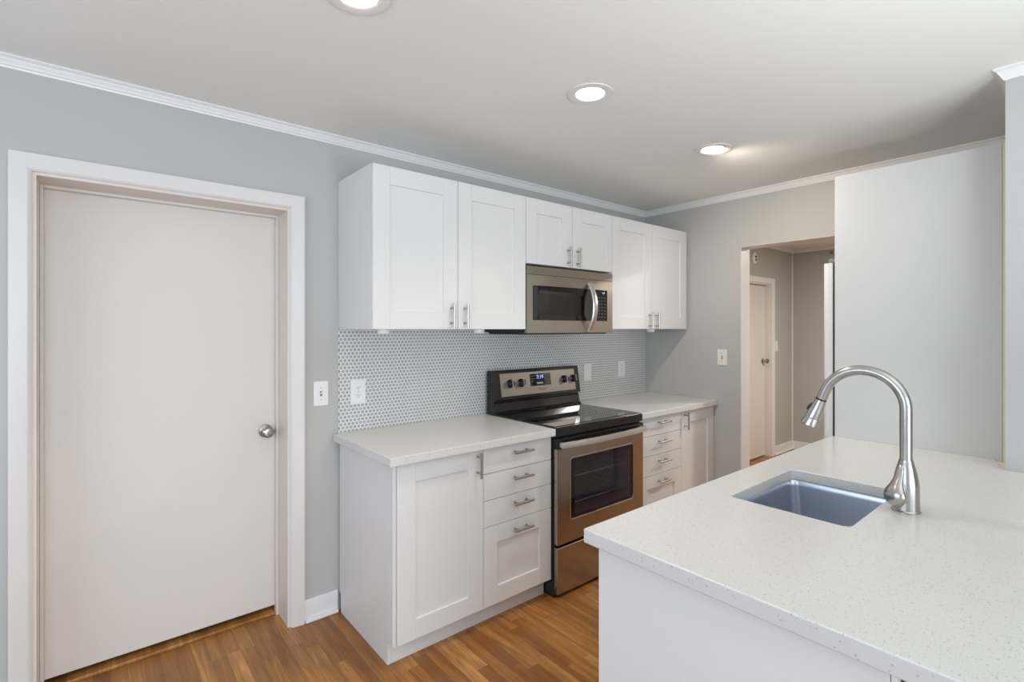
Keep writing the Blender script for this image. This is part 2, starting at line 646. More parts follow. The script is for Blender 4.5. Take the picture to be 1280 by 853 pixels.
w.box(HALL_X - 0.014, HALL_X, -2.9, HALL_Y, 0, 0.10, 0.003)
w.box(HD1 + 0.085, HALL_X, HALL_Y - 0.014, HALL_Y, 0, 0.10, 0.003)
w.box(HD1 + 0.085, HALL_X, HALL_Y - 0.03, HALL_Y - 0.013, 0, 0.018, 0.006)
struct('baseboard_hall', w, 'trim')

# crown moulding: a stepped section swept along the walls
CROWN = [(0, -0.043), (0.005, -0.043), (0.007, -0.036), (0.012, -0.032), (0.013, -0.026), (0.020, -0.018), (0.021, -0.013), (0.028, -0.008), (0.032, -0.006), (0.032, 0), (0, 0)]


def crown_x(mb, x0, x1, y, sgn=-1):
    mb.poly([(y + sgn * d, CEIL + h) for d, h in CROWN], 'x', x0, x1)


def crown_y(mb, y0, y1, x, sgn=-1):
    mb.poly([(x + sgn * d, CEIL + h) for d, h in CROWN], 'y', y0, y1)


def mitred(mb, corners, inward):
    """sweep CROWN round a polyline of (x,y) corners; inward: one offset direction per corner (already mitred)"""
    b = bmesh.new()
    rows = []
    for (x, y), (ix, iy) in zip(corners, inward):
        rows.append([b.verts.new((x + ix * d, y + iy * d, CEIL + h)) for d, h in CROWN])
    n = len(CROWN)
    for A, B in zip(rows, rows[1:]):
        for k in range(n):
            b.faces.new((A[k], A[(k + 1) % n], B[(k + 1) % n], B[k]))
    b.faces.new(rows[0])
    b.faces.new(rows[-1])
    mb._take(b)


k = MB()
mitred(k, [(ROOM_W, 0), (0, 0), (0, PY0)], [(0, -1), (-1, -1), (-1, 0)])
struct('trim_4', k, 'trim')
k = MB()
mitred(k, [(-0.03, PY0), (PX, PY0), (PX, PY1), (0, PY1)], [(0, 1), (-1, 1), (-1, -1), (0, -1)])
struct('trim_5', k, 'trim')

# ------------------------------------------------------------------ the white slab door in the long wall
dr = empty('door_1', ((DO_X0 + DO_X1) / 2, 0, 0), kind='structure')
k = MB()
CW = 0.062
b = bmesh.new()
o_ = [(DO_X0 - CW, 0), (DO_X0 - CW, DO_Z + CW), (DO_X1 + CW, DO_Z + CW), (DO_X1 + CW, 0)]
i_ = [(DO_X0, 0), (DO_X0, DO_Z), (DO_X1, DO_Z), (DO_X1, 0)]
PROF = [(0.0, 0.0), (0.0, 0.020), (0.006, 0.022), (0.80, 0.017), (0.90, 0.012), (1.0, 0.008), (1.0, 0.0)]   # share of the width, thickness
rows = []
for (ox, oz), (ix, iz) in zip(o_, i_):
    rows.append([b.verts.new((ox + (ix - ox) * t, -th, oz + (iz - oz) * t)) for t, th in PROF])
for A, B in zip(rows, rows[1:]):
    for q in range(len(PROF)):
        b.faces.new((A[q], A[(q + 1) % len(PROF)], B[(q + 1) % len(PROF)], B[q]))
b.faces.new(rows[0])
b.faces.new(rows[-1])
k._take(b)
k.build('door_casing', 'casing', dr)
k = MB()
SLAB_Y = 0.185
k.box(DO_X0 - 0.001, DO_X0 + 0.012, 0, WALL_T, 0, DO_Z, 0.001)
k.box(DO_X1 - 0.012, DO_X1 + 0.001, 0, WALL_T, 0, DO_Z, 0.001)
k.box(DO_X0 + 0.012, DO_X1 - 0.012, 0, WALL_T, DO_Z - 0.012, DO_Z + 0.001, 0.001)
k.build('door_jamb', 'doorpaint', dr)
k = MB()
k.box(DO_X0 + 0.012, DO_X0 + 0.024, SLAB_Y - 0.035, SLAB_Y - 0.001, 0, DO_Z - 0.012, 0.002)
k.box(DO_X1 - 0.024, DO_X1 - 0.012, SLAB_Y - 0.035, SLAB_Y - 0.001, 0, DO_Z - 0.012, 0.002)
k.box(DO_X0 + 0.024, DO_X1 - 0.024, SLAB_Y - 0.035, SLAB_Y - 0.001, DO_Z - 0.024, DO_Z - 0.012, 0.002)
k.build('door_stop', 'doorpaint', dr)
k = MB()
k.box(DO_X0 + 0.014, DO_X1 - 0.014, SLAB_Y, SLAB_Y + 0.036, 0.038, DO_Z - 0.014, 0.002)
k.build('door_slab', 'doorpaint', dr)
k = MB()
k.box(DO_X0 + 0.012, DO_X1 - 0.012, 0.158, WALL_T - 0.01, 0.0, 0.016, 0.004)
k.build('door_sill', 'floor', dr)
k = MB()
KX, KZ = -2.942, 0.935
k.lathe([(0, 0), (0.031, 0), (0.033, 0.003), (0.031, 0.007), (0.022, 0.010), (0.0125, 0.014), (0.0115, 0.030), (0.014, 0.036), (0.023, 0.042), (0.0275, 0.052), (0.0265, 0.061), (0.020, 0.067), (0.009, 0.068), (0.008, 0.066), (0, 0.066)],
        (KX, SLAB_Y, KZ), (0, -1, 0), 32)
k.build('door_knob', 'knobmetal', dr)

# baseboards of the long wall
k = MB()
k.box(DO_X1 + CW + 0.001, -2.646, -0.014, 0, 0, 0.112, 0.003)
k.box(DO_X1 + CW + 0.003, -2.646, -0.030, -0.013, 0, 0.018, 0.006)
k.box(ROOM_W, DO_X0 - CW - 0.001, -0.014, 0, 0, 0.112, 0.003)
k.box(ROOM_W, DO_X0 - CW - 0.001, -0.030, -0.013, 0, 0.018, 0.006)
struct('baseboard_back', k, 'trim')
k = MB()
k.box(-0.014, 0, OP_Y0 + 0.0, -0.62, 0, 0.112, 0.003)
struct('baseboard_end', k, 'trim')

# hall door
hd = empty('door_2', ((HD0 + HD1) / 2, HALL_Y, 0), kind='structure')
k = MB()
HC = 0.083
k.box(HD0 - HC, HD0, HALL_Y - 0.018, HALL_Y, 0, HDZ + 0.063, 0.003)
k.box(HD1, HD1 + HC, HALL_Y - 0.018, HALL_Y, 0, HDZ + 0.063, 0.003)
k.box(HD0, HD1, HALL_Y - 0.018, HALL_Y, HDZ, HDZ + 0.063, 0.003)
k.box(HD1 - 0.012, HD1, HALL_Y, 0.12, 0, HDZ, 0.001)
k.box(HD0, HD0 + 0.012, HALL_Y, 0.12, 0, HDZ, 0.001)
k.box(HD0 + 0.012, HD1 - 0.012, HALL_Y, 0.12, HDZ - 0.012, HDZ, 0.001)
k.build('door_casing', 'trim', hd)
k = MB()
k.box(HD0 + 0.014, HD1 - 0.014, 0.0, 0.035, 0.012, HDZ - 0.016, 0.002)
k.build('door_slab', 'doorpaint', hd)
k = MB()
k.lathe([(0, 0), (0.03, 0), (0.031, 0.004), (0.012, 0.010), (0.011, 0.03), (0.022, 0.038), (0.027, 0.05), (0.022, 0.062), (0, 0.066)], (HD1 - 0.075, 0.0, 1.085), (0, -1, 0), 20)
k.build('door_knob', 'knobmetal', hd)

# ------------------------------------------------------------------ cabinets
UPD = 0.409       # front face of the wall cabinet doors
UP0, UP1 = 1.4475, 2.209
MICZ = 1.8264
RL, RR = -1.710, -0.9414
LU = -2.6386
BD = 0.621        # front face of the base cabinet doors
FR = 0.085
HANDLE_R = 0.006


def handle(parent, x, yf, z, vertical=True, length=0.122):
    """bar pull on a front whose face is at y = -yf"""
    k = MB()
    s = length / 2
    p = 0.038
    y = -yf - 0.034
    d = (0, 0, 1) if vertical else (1, 0, 0)
    A = Vector((x, y, z))
    D = Vector(d)
    k.lathe([(0, -s), (HANDLE_R - 0.0008, -s), (HANDLE_R, -s + 0.0008), (HANDLE_R, s - 0.0008), (HANDLE_R - 0.0008, s), (0, s)], A, d, 16)
    for q in (-p, p):
        B = A + D * q
        k.cyl(B, (B.x, -yf + 0.0005, B.z), 0.0045, 12)
        k.lathe([(0, 0), (0.0062, 0), (0.0062, 0.0015), (0, 0.0015)], (B.x, -yf, B.z), (0, -1, 0), 12)
    return k.build('handle', 'nickel', parent)


def shaker(parent, name, x0, x1, z0, z1, yf, t=0.019, fr=FR):
    k = MB()
    y0, y1 = -yf, -yf + t
    k.box(x0, x0 + fr, y0, y1, z0, z1, 0.0012)
    k.box(x1 - fr, x1, y0, y1, z0, z1, 0.0012)
    k.box(x0 + fr, x1 - fr, y0, y1, z1 - fr, z1, 0.0012)
    k.box(x0 + fr, x1 - fr, y0, y1, z0, z0 + fr, 0.0012)
    k.box(x0 + fr - 0.006, x1 - fr + 0.006, y0 + 0.009, y1 - 0.003, z0 + fr - 0.006, z1 - fr + 0.006)
    return k.build(name, 'cab', parent)


def slab_front(parent, name, x0, x1, z0, z1, yf, t=0.019):
    return MB().box(x0, x1, -yf, -yf + t, z0, z1, 0.0012).build(name, 'cab', parent)


G = 0.0015
CAT = 'cabinet'


def wall_cabinet(x0, x1, z0, label, handles_z, group):
    r = empty('wall_cabinet', ((x0 + x1) / 2, -0.02, z0), label, CAT, group)
    k = MB()
    yb = -UPD + 0.021
    k.box(x0, x0 + 0.018, yb, -0.002, z0, UP1, 0.0008)
    k.box(x1 - 0.018, x1, yb, -0.002, z0, UP1, 0.0008)
    k.box(x0 + 0.018, x1 - 0.018, yb, -0.002, z0 + 0.001, z0 + 0.019)
    k.box(x0 + 0.018, x1 - 0.018, yb, -0.002, UP1 - 0.019, UP1 - 0.001)
    k.box(x0 + 0.018, x1 - 0.018, -0.016, -0.002, z0 + 0.019, UP1 - 0.019)
    if UP1 - z0 > 0.5:
        k.box(x0 + 0.018, x1 - 0.018, yb + 0.02, -0.016, (z0 + UP1) / 2 - 0.009, (z0 + UP1) / 2 + 0.009)
    k.build('carcass', 'cab', r)
    xm = (x0 + x1) / 2
    for (p, q, hx) in ((x0 + G, xm - G, xm - 0.041), (xm + G, x1 - G, xm + 0.041)):
        d = shaker(r, 'door', p, q, z0 + G, UP1 - G, UPD)
        handle(d, hx, UPD, handles_z)
    return r


wall_cabinet(LU, RL, UP0, 'tall white two-door wall cabinet left of the microwave', 1.517, 'white wall cabinets')
wall_cabinet(RL, RR, MICZ, 'short white two-door wall cabinet directly above the microwave', 1.893, 'white wall cabinets')
wall_cabinet(RR, -0.029, UP0, 'tall white two-door wall cabinet in the corner right of the microwave', 1.509, 'white wall cabinets')
k = MB()
k.box(-0.029, -0.0005, -UPD + 0.021, -0.3, UP0, UP1, 0.001)
struct('trim_6', k, 'cab')

CT0, CT1 = 0.876, 0.914
BZ0, BZ1 = 0.100, 0.871


def base_carcass(x0, x1, r, plain_side=None):
    k = MB()
    yb = -BD + 0.021
    k.box(x0, x0 + 0.018, yb, -0.002, BZ0, CT0 - 0.001, 0.0008)
    k.box(x1 - 0.018, x1, yb, -0.002, BZ0, CT0 - 0.001, 0.0008)
    k.box(x0 + 0.018, x1 - 0.018, yb, -0.002, BZ0, BZ0 + 0.018)
    k.box(x0 + 0.018, x1 - 0.018, -0.016, -0.002, BZ0 + 0.018, CT0 - 0.001)
    k.box(x0 + 0.018, x1 - 0.018, yb, yb + 0.09, CT0 - 0.019, CT0 - 0.001)
    k.build('carcass', 'cab', r)


DZ = [BZ1, 0.7465, 0.6165, 0.487, BZ0 + 0.0]


def drawer_unit(x0, x1, label, group):
    r = empty('base_cabinet', ((x0 + x1) / 2, -0.3, 0), label, CAT, group)
    base_carcass(x0, x1, r)
    for i in range(4):
        z1 = DZ[i] - (0 if i == 0 else G)
        z0 = DZ[i + 1] + (G if i < 3 else 0)
        if i < 3:
            d = slab_front(r, 'drawer', x0 + G, x1 - G, z0, z1, BD)
            zc = (z0 + z1) / 2 + 0.020
        else:
            d = shaker(r, 'drawer', x0 + G, x1 - G, z0, z1, BD)
            zc = z1 - FR / 2 - 0.004
        handle(d, (x0 + x1) / 2 + 0.008, BD, zc, False, 0.128)
    MB().box(x0, x1, -0.561, -0.545, 0, BZ0 - 0.001, 0.001).build('toe_kick', 'cab', r)
    return r


def door_unit(x0, x1, label, group, hinge, side=False):
    r = empty('base_cabinet', ((x0 + x1) / 2, -0.3, 0), label, CAT, group)
    xs = x0 + (0.016 if side else 0)
    base_carcass(xs, x1, r)
    if side:
        MB().box(x0, x0 + 0.0155, -BD + 0.012, -0.0155, BZ0 - 0.004, CT0 - 0.001, 0.001).build('side_panel', 'cab', r)
        k = MB()
        k.box(x0, x0 + 0.0155, -0.561, -0.031, 0, BZ0 - 0.005, 0.001)
        k.box(x0 + 0.0156, x1, -0.561, -0.545, 0, BZ0 - 0.001, 0.001)
        k.build('toe_kick', 'cab', r)
    else:
        MB().box(x0, x1, -0.561, -0.545, 0, BZ0 - 0.001, 0.001).build('toe_kick', 'cab', r)
    d = shaker(r, 'door', xs + G, x1 - G, BZ0, BZ1, BD)
    hx = x1 - 0.036 if hinge == 'left' else xs + 0.036
    handle(d, hx, BD, 0.803)
    return r


XD = -2.169
door_unit(LU, XD, 'white base cabinet with one door at the free end of the run', 'white base cabinets', 'left', True)
drawer_unit(XD, RL - 0.004, 'white base cabinet with four drawers left of the range', 'white base cabinets')
drawer_unit(RR + 0.004, -0.444, 'white base cabinet with four drawers right of the range', 'white base cabinets')
door_unit(-0.444, -0.004, 'white one-door base cabinet in the corner against the end wall', 'white base cabinets', 'right')


def counter(name, outline, z0, z1, hole=None, bev=0.003):
    b = bmesh.new()

    def loop(pts):
        vs = [b.verts.new((x, y, z0)) for x, y in pts]
        return [b.edges.new((vs[i], vs[(i + 1) % len(vs)])) for i in range(len(vs))]
    ed = loop(outline)
    if hole:
        ed += loop(hole)
    bmesh.ops.triangle_fill(b, use_beauty=True, use_dissolve=False, edges=ed)
    bmesh.ops.dissolve_limit(b, angle_limit=0.01, verts=b.verts[:], edges=b.edges[:]) if not hole else None
    r = bmesh.ops.extrude_face_region(b, geom=b.faces[:])
    bmesh.ops.translate(b, vec=(0, 0, z1 - z0), verts=[v for v in r['geom'] if isinstance(v, bmesh.types.BMVert)])
    bmesh.ops.recalc_face_normals(b, faces=b.faces[:])
    sharp = [e for e in b.edges if len(e.link_faces) == 2 and e.calc_face_angle(0) > math.radians(60)]
    bmesh.ops.bevel(b, geom=sharp, offset=bev, segments=3, affect='EDGES', profile=0.5)
    k = MB()
    k._take(b)
    return k


k = counter('countertop', [(LU - 0.032, -0.010), (LU - 0.032, -0.653), (RL - 0.001, -0.653), (RL - 0.001, -0.010)], CT0, CT1)
tag(k.build('countertop', 'quartz'), 'white quartz countertop with an exposed end, left of the range', 'countertop', 'quartz countertops')
k = counter('countertop', [(RR + 0.001, -0.010), (RR + 0.001, -0.653), (-0.001, -0.653), (-0.001, -0.010)], CT0, CT1)
tag(k.build('countertop', 'quartz'), 'white quartz countertop in the corner, right of the range', 'countertop', 'quartz countertops')

k = MB()
k.box(LU - 0.001, -0.001, -0.009, -0.0005, 0.86, UP0 + 0.01)
tag(k.build('backsplash', 'tile'), 'grey penny-round mosaic backsplash in white grout behind the range', 'backsplash')

# puck lamps under the wall cabinets
k0 = empty('puck_light', (-2.526, -0.29, UP0), 'white puck lamp under the wall cabinet above the outlet, nearest the door', 'light', 'puck lamps under the wall cabinets')
k = MB()
k.lathe([(0, 0), (0.029, 0), (0.030, -0.003), (0.030, -0.017), (0.027, -0.021), (0.023, -0.0215), (0.023, -0.019), (0, -0.019)], (-2.526, -0.29, UP0), (0, 0, 1), 28)
k.build('housing', 'puck', k0)
k = MB()
k.lathe([(0, -0.0192), (0.0225, -0.0192), (0.0225, -0.0205), (0.015, -0.0218), (0, -0.022)], (-2.526, -0.29, UP0), (0, 0, 1), 24)
k.build('lens', 'plate', k0)
for x, lab in ((-1.952, 'white puck lamp under the wall cabinet just left of the microwave'), (-0.335, 'white puck lamp under the corner wall cabinet right of the microwave')):
    o = copy_tree(k0)
    o.location = (x, -0.29, UP0)
    o['label'] = lab

# ------------------------------------------------------------------ range
RX0, RX1 = RL + 0.004, RR - 0.004
rg = empty('range', ((RX0 + RX1) / 2, -0.35, 0), 'stainless steel and black electric range with glass cooktop and oven window', 'stove')
k = MB()
YB = -0.630       # front of the body, behind the door
k.box(RX0, RX0 + 0.02, YB, -0.05, 0.0, 0.868, 0.002)
k.box(RX1 - 0.02, RX1, YB, -0.05, 0.0, 0.868, 0.002)
k.box(RX0 + 0.02, RX1 - 0.02, -0.075, -0.05, 0.02, 0.868)
k.box(RX0 + 0.02, RX1 - 0.02, YB, -0.075, 0.02, 0.05)
k.box(RX0 + 0.02, RX1 - 0.02, YB, -0.075, 0.79, 0.868)
k.box(RX0 + 0.02, RX1 - 0.02, YB, YB + 0.02, 0.255, 0.30)
k.build('body', 'blackmat', rg)
k = MB()
k.box(RX0 - 0.001, RX1 + 0.001, -0.655, -0.135, 0.869, 0.918, 0.005, 3)
k.build('cooktop_frame', 'black', rg)
k = MB()
k.box(RX0 + 0.012, RX1 - 0.012, -0.625, -0.140, 0.915, 0.9205, 0.0015)
ck = k.build('cooktop_glass', 'blackglass', rg)
for (bx, by, br) in ((-1.52, -0.49, 0.105), (-1.13, -0.49, 0.085), (-1.52, -0.25, 0.078), (-1.13, -0.25, 0.105)):
    k = MB()
    for rr in (br, br * 0.62):
        k.lathe([(rr - 0.0012, 0), (rr + 0.0012, 0), (rr + 0.0012, 0.0003), (rr - 0.0012, 0.0003)], (bx, by, 0.9204), (0, 0, 1), 56, True)
    k.build('burner', 'ring', ck)
# backguard
k = MB()
prof = [(-0.038, 0.905), (-0.038, 1.180), (-0.044, 1.187), (-0.094, 1.187), (-0.100, 1.181), (-0.128, 1.008), (-0.124, 1.002), (-0.105, 0.998), (-0.105, 0.990), (-0.112, 0.985), (-0.112, 0.975), (-0.122, 0.935), (-0.140, 0.921), (-0.140, 0.905)]
k.poly(prof, 'x', RX0 - 0.0005, RX1 + 0.0005)
bg = k.build('backguard', 'black', rg)
PT = Vector((0, -0.100, 1.181))
PB = Vector((0, -0.128, 1.008))
SL = (PB - PT)
SLn = SL.normalized()
FN = Vector((0, SLn.z, -SLn.y))           # outward normal of the sloped fascia
if FN.y > 0:
    FN = -FN


def fas(x, t, d=0.0):
    """point on the fascia: x, share t down from its top edge, height d off it"""
    return Vector((x, 0, 0)) + PT + SL * t + FN * d


def fasbox(mb, x0, x1, t0, t1, d0, d1):
    b = bmesh.new()
    vs = [b.verts.new(fas(x, t, d)) for x in (x0, x1) for t in (t0, t1) for d in (d0, d1)]
    for q in ((0, 1, 3, 2), (4, 6, 7, 5), (0, 4, 5, 1), (2, 3, 7, 6), (0, 2, 6, 4), (1, 5, 7, 3)):
        b.faces.new([vs[i] for i in q])
    bmesh.ops.recalc_face_normals(b, faces=b.faces[:])
    bmesh.ops.bevel(b, geom=b.edges[:], offset=0.0008, segments=2, affect='EDGES')
    mb._take(b)


k = MB()
fasbox(k, RX0 + 0.045, RX1 - 0.045, 0.085, 0.905, -0.001, 0.003)
pl = k.build('control_panel', 'panelsteel', bg)
Q = Matrix((Vector((1, 0, 0)), -SLn, FN)).transposed().to_4x4()


def fasmat(x, t, d):
    mm = Q.copy()
    mm.translation = fas(x, t, d)
    return mm


XC = (RX0 + RX1) / 2 + 0.008
k = MB()
fasbox(k, XC - 0.095, XC + 0.092, 0.17, 0.62, 0.002, 0.0042)
ds = k.build('display_panel', 'blackglass', bg)
k = MB().text('7:19', 0.036, fasmat(XC - 0.006, 0.30, 0.0044))
k.build('clock_digits', 'blue', ds)
for i in range(3):
    k = MB()
    fasbox(k, XC - 0.036 + i * 0.019, XC - 0.022 + i * 0.019, 0.49, 0.555, 0.004, 0.0048)
    k.build('touch_key', 'print_white', ds)
for (x, t) in ((-0.075, 0.25), (-0.058, 0.25), (-0.075, 0.35), (-0.058, 0.35), (0.050, 0.22), (0.072, 0.25), (0.068, 0.42), (0.068, 0.53), (-0.075, 0.45)):
    k = MB()
    fasbox(k, XC + x - 0.005, XC + x + 0.005, t - 0.014, t + 0.014, 0.004, 0.0046)
    k.build('touch_key', 'greyplastic', ds)
k = MB().text('Whirlpool', 0.017, fasmat(XC + 0.012, 0.75, 0.0032))
k.build('logo_lettering', 'print_dark', bg)
for kx in (-1.585, -1.492, -1.098, -1.008):
    k = MB()
    k.lathe([(0, 0), (0.0275, 0), (0.0275, 0.006), (0.0235, 0.009), (0.0215, 0.024), (0.0195, 0.027), (0, 0.027)], fas(kx, 0.46, 0.003), FN, 28)
    kn = k.build('knob', 'black', bg)
    k = MB()
    fasbox(k, kx - 0.0045, kx + 0.0045, 0.46 - 0.12, 0.46 + 0.12, 0.026, 0.036)
    k.build('grip', 'greyplastic', kn)
    k = MB()
    k.lathe([(0.026, 0), (0.0295, 0), (0.0295, 0.0012), (0.026, 0.0012)], fas(kx, 0.46, 0.003), FN, 28, True)
    k.build('bezel', 'steellight', kn)
# oven door
DX0, DX1 = RX0 + 0.002, RX1 - 0.002
DY0, DY1 = -0.662, -0.632
DB, DT = 0.288, 0.860
WX0, WX1, WZ0, WZ1 = -1.612, -1.042, 0.402, 0.748


def rrect(x0, x1, z0, z1, r, n=6):
    pts = []
    for (cx, cz, a) in ((x1 - r, z1 - r, 0), (x0 + r, z1 - r, 90), (x0 + r, z0 + r, 180), (x1 - r, z0 + r, 270)):
        for i in range(n + 1):
            t = math.radians(a + 90 * i / n)
            pts.append((cx + r * math.cos(t), cz + r * math.sin(t)))
    return pts


def plate_with_hole(outer, hole, y0, y1, bev=0.0015):
    b = bmesh.new()

    def loop(pts):
        vs = [b.verts.new((x, y1, z)) for x, z in pts]
        return [b.edges.new((vs[i], vs[(i + 1) % len(vs)])) for i in range(len(vs))]
    bmesh.ops.triangle_fill(b, use_beauty=True, use_dissolve=False, edges=loop(outer) + loop(hole))
    r = bmesh.ops.extrude_face_region(b, geom=b.faces[:])
    bmesh.ops.translate(b, vec=(0, y0 - y1, 0), verts=[v for v in r['geom'] if isinstance(v, bmesh.types.BMVert)])
    bmesh.ops.recalc_face_normals(b, faces=b.faces[:])
    sharp = [e for e in b.edges if len(e.link_faces) == 2 and e.calc_face_angle(0) > math.radians(60)]
    bmesh.ops.bevel(b, geom=sharp, offset=bev, segments=2, affect='EDGES')
    k = MB()
    k._take(b)
    return k


STEEL_T = 0.802
k = plate_with_hole([(DX0, DB), (DX1, DB), (DX1, STEEL_T), (DX0, STEEL_T)], rrect(WX0, WX1, WZ0, WZ1, 0.022), DY0, DY1, 0.003)
od = k.build('oven_door', 'steelv', rg)
k = MB().box(DX0, DX1, DY0 - 0.001, DY1, STEEL_T + 0.001, DT, 0.003)
k.build('door_band', 'black', od)
k = MB()
pts = rrect(WX0 + 0.0005, WX1 - 0.0005, WZ0 + 0.0005, WZ1 - 0.0005, 0.0215)
inn = rrect(WX0 + 0.007, WX1 - 0.007, WZ0 + 0.007, WZ1 - 0.007, 0.016)
k2 = plate_with_hole(pts, inn, DY0 - 0.0012, DY0 + 0.006, 0.001)
k2.build('window_bezel', 'steellight', od)
k.poly(rrect(WX0 + 0.004, WX1 - 0.004, WZ0 + 0.004, WZ1 - 0.004, 0.019), 'y', DY0 + 0.004, DY0 + 0.008)
k.build('window_glass', 'ovenglass', od)
k = plate_with_hole(rrect(WX0 + 0.004, WX1 - 0.004, WZ0 + 0.004, WZ1 - 0.004, 0.019), rrect(WX0 + 0.045, WX1 - 0.03, WZ0 + 0.022, WZ1 - 0.03, 0.012), DY0 + 0.0085, DY0 + 0.0095, 0.0002)
k.build('window_border', 'bluedark', od)
# bowed flat bar handle
k = MB()
b = bmesh.new()
rows = []
HN = 24
for i in range(HN + 1):
    t = i / HN
    x = DX0 + 0.006 + (DX1 - DX0 - 0.012) * t
    bow = 0.046 - 0.022 * (2 * t - 1) ** 2
    zc = 0.829
    y = DY0 - bow
    rows.append([b.verts.new((x, yy, zz)) for yy, zz in ((y - 0.010, zc - 0.015), (y - 0.008, zc), (y - 0.003, zc + 0.015), (y + 0.007, zc + 0.015), (y + 0.007, zc - 0.015))])
for A, B in zip(rows, rows[1:]):
    for q in range(5):
        b.faces.new((A[q], A[(q + 1) % 5], B[(q + 1) % 5], B[q]))
b.faces.new(rows[0])
b.faces.new(rows[-1])
k._take(b)
for x in (DX0 + 0.022, DX1 - 0.022):
    k.box(x - 0.014, x + 0.014, DY0 - 0.026, DY0 + 0.0, 0.817, 0.841, 0.003)
k.build('handle', 'steellight', od)
# storage drawer below the oven
k = MB().box(DX0, DX1, DY0 + 0.002, DY1, 0.022, 0.272, 0.004, 3)
k.build('drawer', 'steelv', rg)
# oven cavity with racks
k = MB()
OX0, OX1, OZ0, OZ1 = RX0 + 0.075, RX1 - 0.075, 0.35, 0.76
k.box(OX0 - 0.01, OX0, -0.62, -0.12, OZ0, OZ1)
k.box(OX1, OX1 + 0.01, -0.62, -0.12, OZ0, OZ1)
k.box(OX0, OX1, -0.12, -0.11, OZ0, OZ1)
k.box(OX0 - 0.01, OX1 + 0.01, -0.62, -0.11, OZ1, OZ1 + 0.01)
k.box(OX0 - 0.01, OX1 + 0.01, -0.62, -0.11, OZ0 - 0.01, OZ0)
for i in range(5):
    for xx in (OX0 + 0.004, OX1 - 0.004):
        k.box(xx - 0.004, xx + 0.004, -0.60, -0.14, 0.42 + i * 0.06, 0.428 + i * 0.06, 0.002)
cv = k.build('oven_cavity', 'cavity', rg)
for z in (0.46, 0.61):
    k = MB()
    for yy in (-0.59, -0.15):
        k.cyl((OX0 + 0.008, yy, z), (OX1 - 0.008, yy, z), 0.003, 8)
    for xx in (OX0 + 0.009, OX1 - 0.009):
        k.cyl((xx, -0.59, z), (xx, -0.15, z), 0.003, 8)
    for i in range(1, 16):
        xx = OX0 + 0.01 + (OX1 - OX0 - 0.02) * i / 16
        k.cyl((xx, -0.59, z + 0.002), (xx, -0.15, z + 0.002), 0.0018, 6)
    k.build('oven_rack', 'rack', cv)
k = MB()
k.lathe([(0, 0), (0.022, 0), (0.022, 0.004), (0.016, 0.012), (0, 0.016)], (OX1 - 0.05, -0.12, 0.42), (0, -1, 0), 16)
k.build('oven_bulb', 'plate', cv)

# ------------------------------------------------------------------ over-the-range microwave
MX0, MX1 = RL + 0.002, RR - 0.002
MZ0, MZ1 = 1.425, 1.812
mw = empty('microwave', ((MX0 + MX1) / 2, -0.2, MZ0), 'stainless steel over-the-range microwave hung under the short cabinet', 'microwave')
MYF = -0.395
k = MB()
k.box(MX0, MX0 + 0.012, MYF, -0.012, MZ0 + 0.006, MZ1, 0.001)
k.box(MX1 - 0.012, MX1, MYF, -0.012, MZ0 + 0.006, MZ1, 0.001)
k.box(MX0 + 0.012, MX1 - 0.012, -0.03, -0.012, MZ0 + 0.006, MZ1)
k.box(MX0 + 0.012, MX1 - 0.012, MYF, -0.03, MZ1 - 0.015, MZ1)
k.box(MX0 + 0.012, MX1 - 0.012, MYF, -0.03, MZ0 + 0.006, MZ0 + 0.05)
k.box(MX0 + 0.02, MX1 - 0.02, MYF + 0.02, -0.03, MZ0 - 0.008, MZ0 + 0.006, 0.003)
k.box(MX1 - 0.19, MX1 - 0.178, MYF, -0.03, MZ0 + 0.05, MZ1 - 0.015)
k.build('body', 'blackmat', mw)


def bulge(x):
    t = (x - (MX0 + MX1) / 2) / ((MX1 - MX0) / 2)
    return -0.016 * (1 - t * t)


def curved(mb, outer, hole, y0, y1, bev=0.0012):
    """a front plate that follows the gently bowed face of the oven"""
    k = plate_with_hole(outer, hole, y0, y1, bev) if hole else MB().poly(outer, 'y', y0, y1, bev)
    for v in k.bm.verts:
        v.co.y += bulge(v.co.x)
    return k


def dense(x0, x1, z0, z1, n=16):
    return [(x0 + (x1 - x0) * i / n, z0) for i in range(n + 1)] + [(x1 - (x1 - x0) * i / n, z1) for i in range(n + 1)]


SEAM = 1.764
MDX = -1.132      # right edge of the door
k = curved(None, dense(MX0, MX1, SEAM + 0.001, MZ1, 24), None, -0.415, MYF)
k.build('vent_grille', 'steel', mw)
wx0, wx1, wz0, wz1 = -1.664, -1.150, 1.500, 1.702
k = curved(None, dense(MX0, MX1, MZ0, SEAM - 0.001, 24), dense(wx0, -1.004, wz0, wz1, 24), -0.415, MYF)
md = k.build('door', 'steel', mw)
k = curved(None, dense(wx0 + 0.0005, MDX, wz0 + 0.0005, wz1 - 0.0005, 24), dense(wx0 + 0.035, -1.245, wz0 + 0.03, wz1 - 0.048, 24), -0.4155, MYF + 0.002, 0.0008)
k.build('window_border', 'blackglass', md)
k = curved(None, dense(wx0 + 0.034, -1.244, wz0 + 0.029, wz1 - 0.047, 24), None, -0.410, -0.406, 0)
k.build('window_glass', 'mwglass', md)
k = curved(None, dense(MDX + 0.001, -1.0045, wz0 + 0.0005, wz1 - 0.0005, 10), None, -0.4155, MYF + 0.002, 0.0008)
kp = k.build('keypad', 'blackglass', mw)
kf = -0.4156
k = MB()
k.text('7:19', 0.019, Matrix.Translation((-1.052, kf + bulge(-1.052) - 0.0004, 1.681)) @ Matrix.Rotation(math.radians(90), 4, 'X') @ Matrix.Rotation(math.radians(-2), 4, 'Y'))
k.build('clock_digits', 'violet', kp)
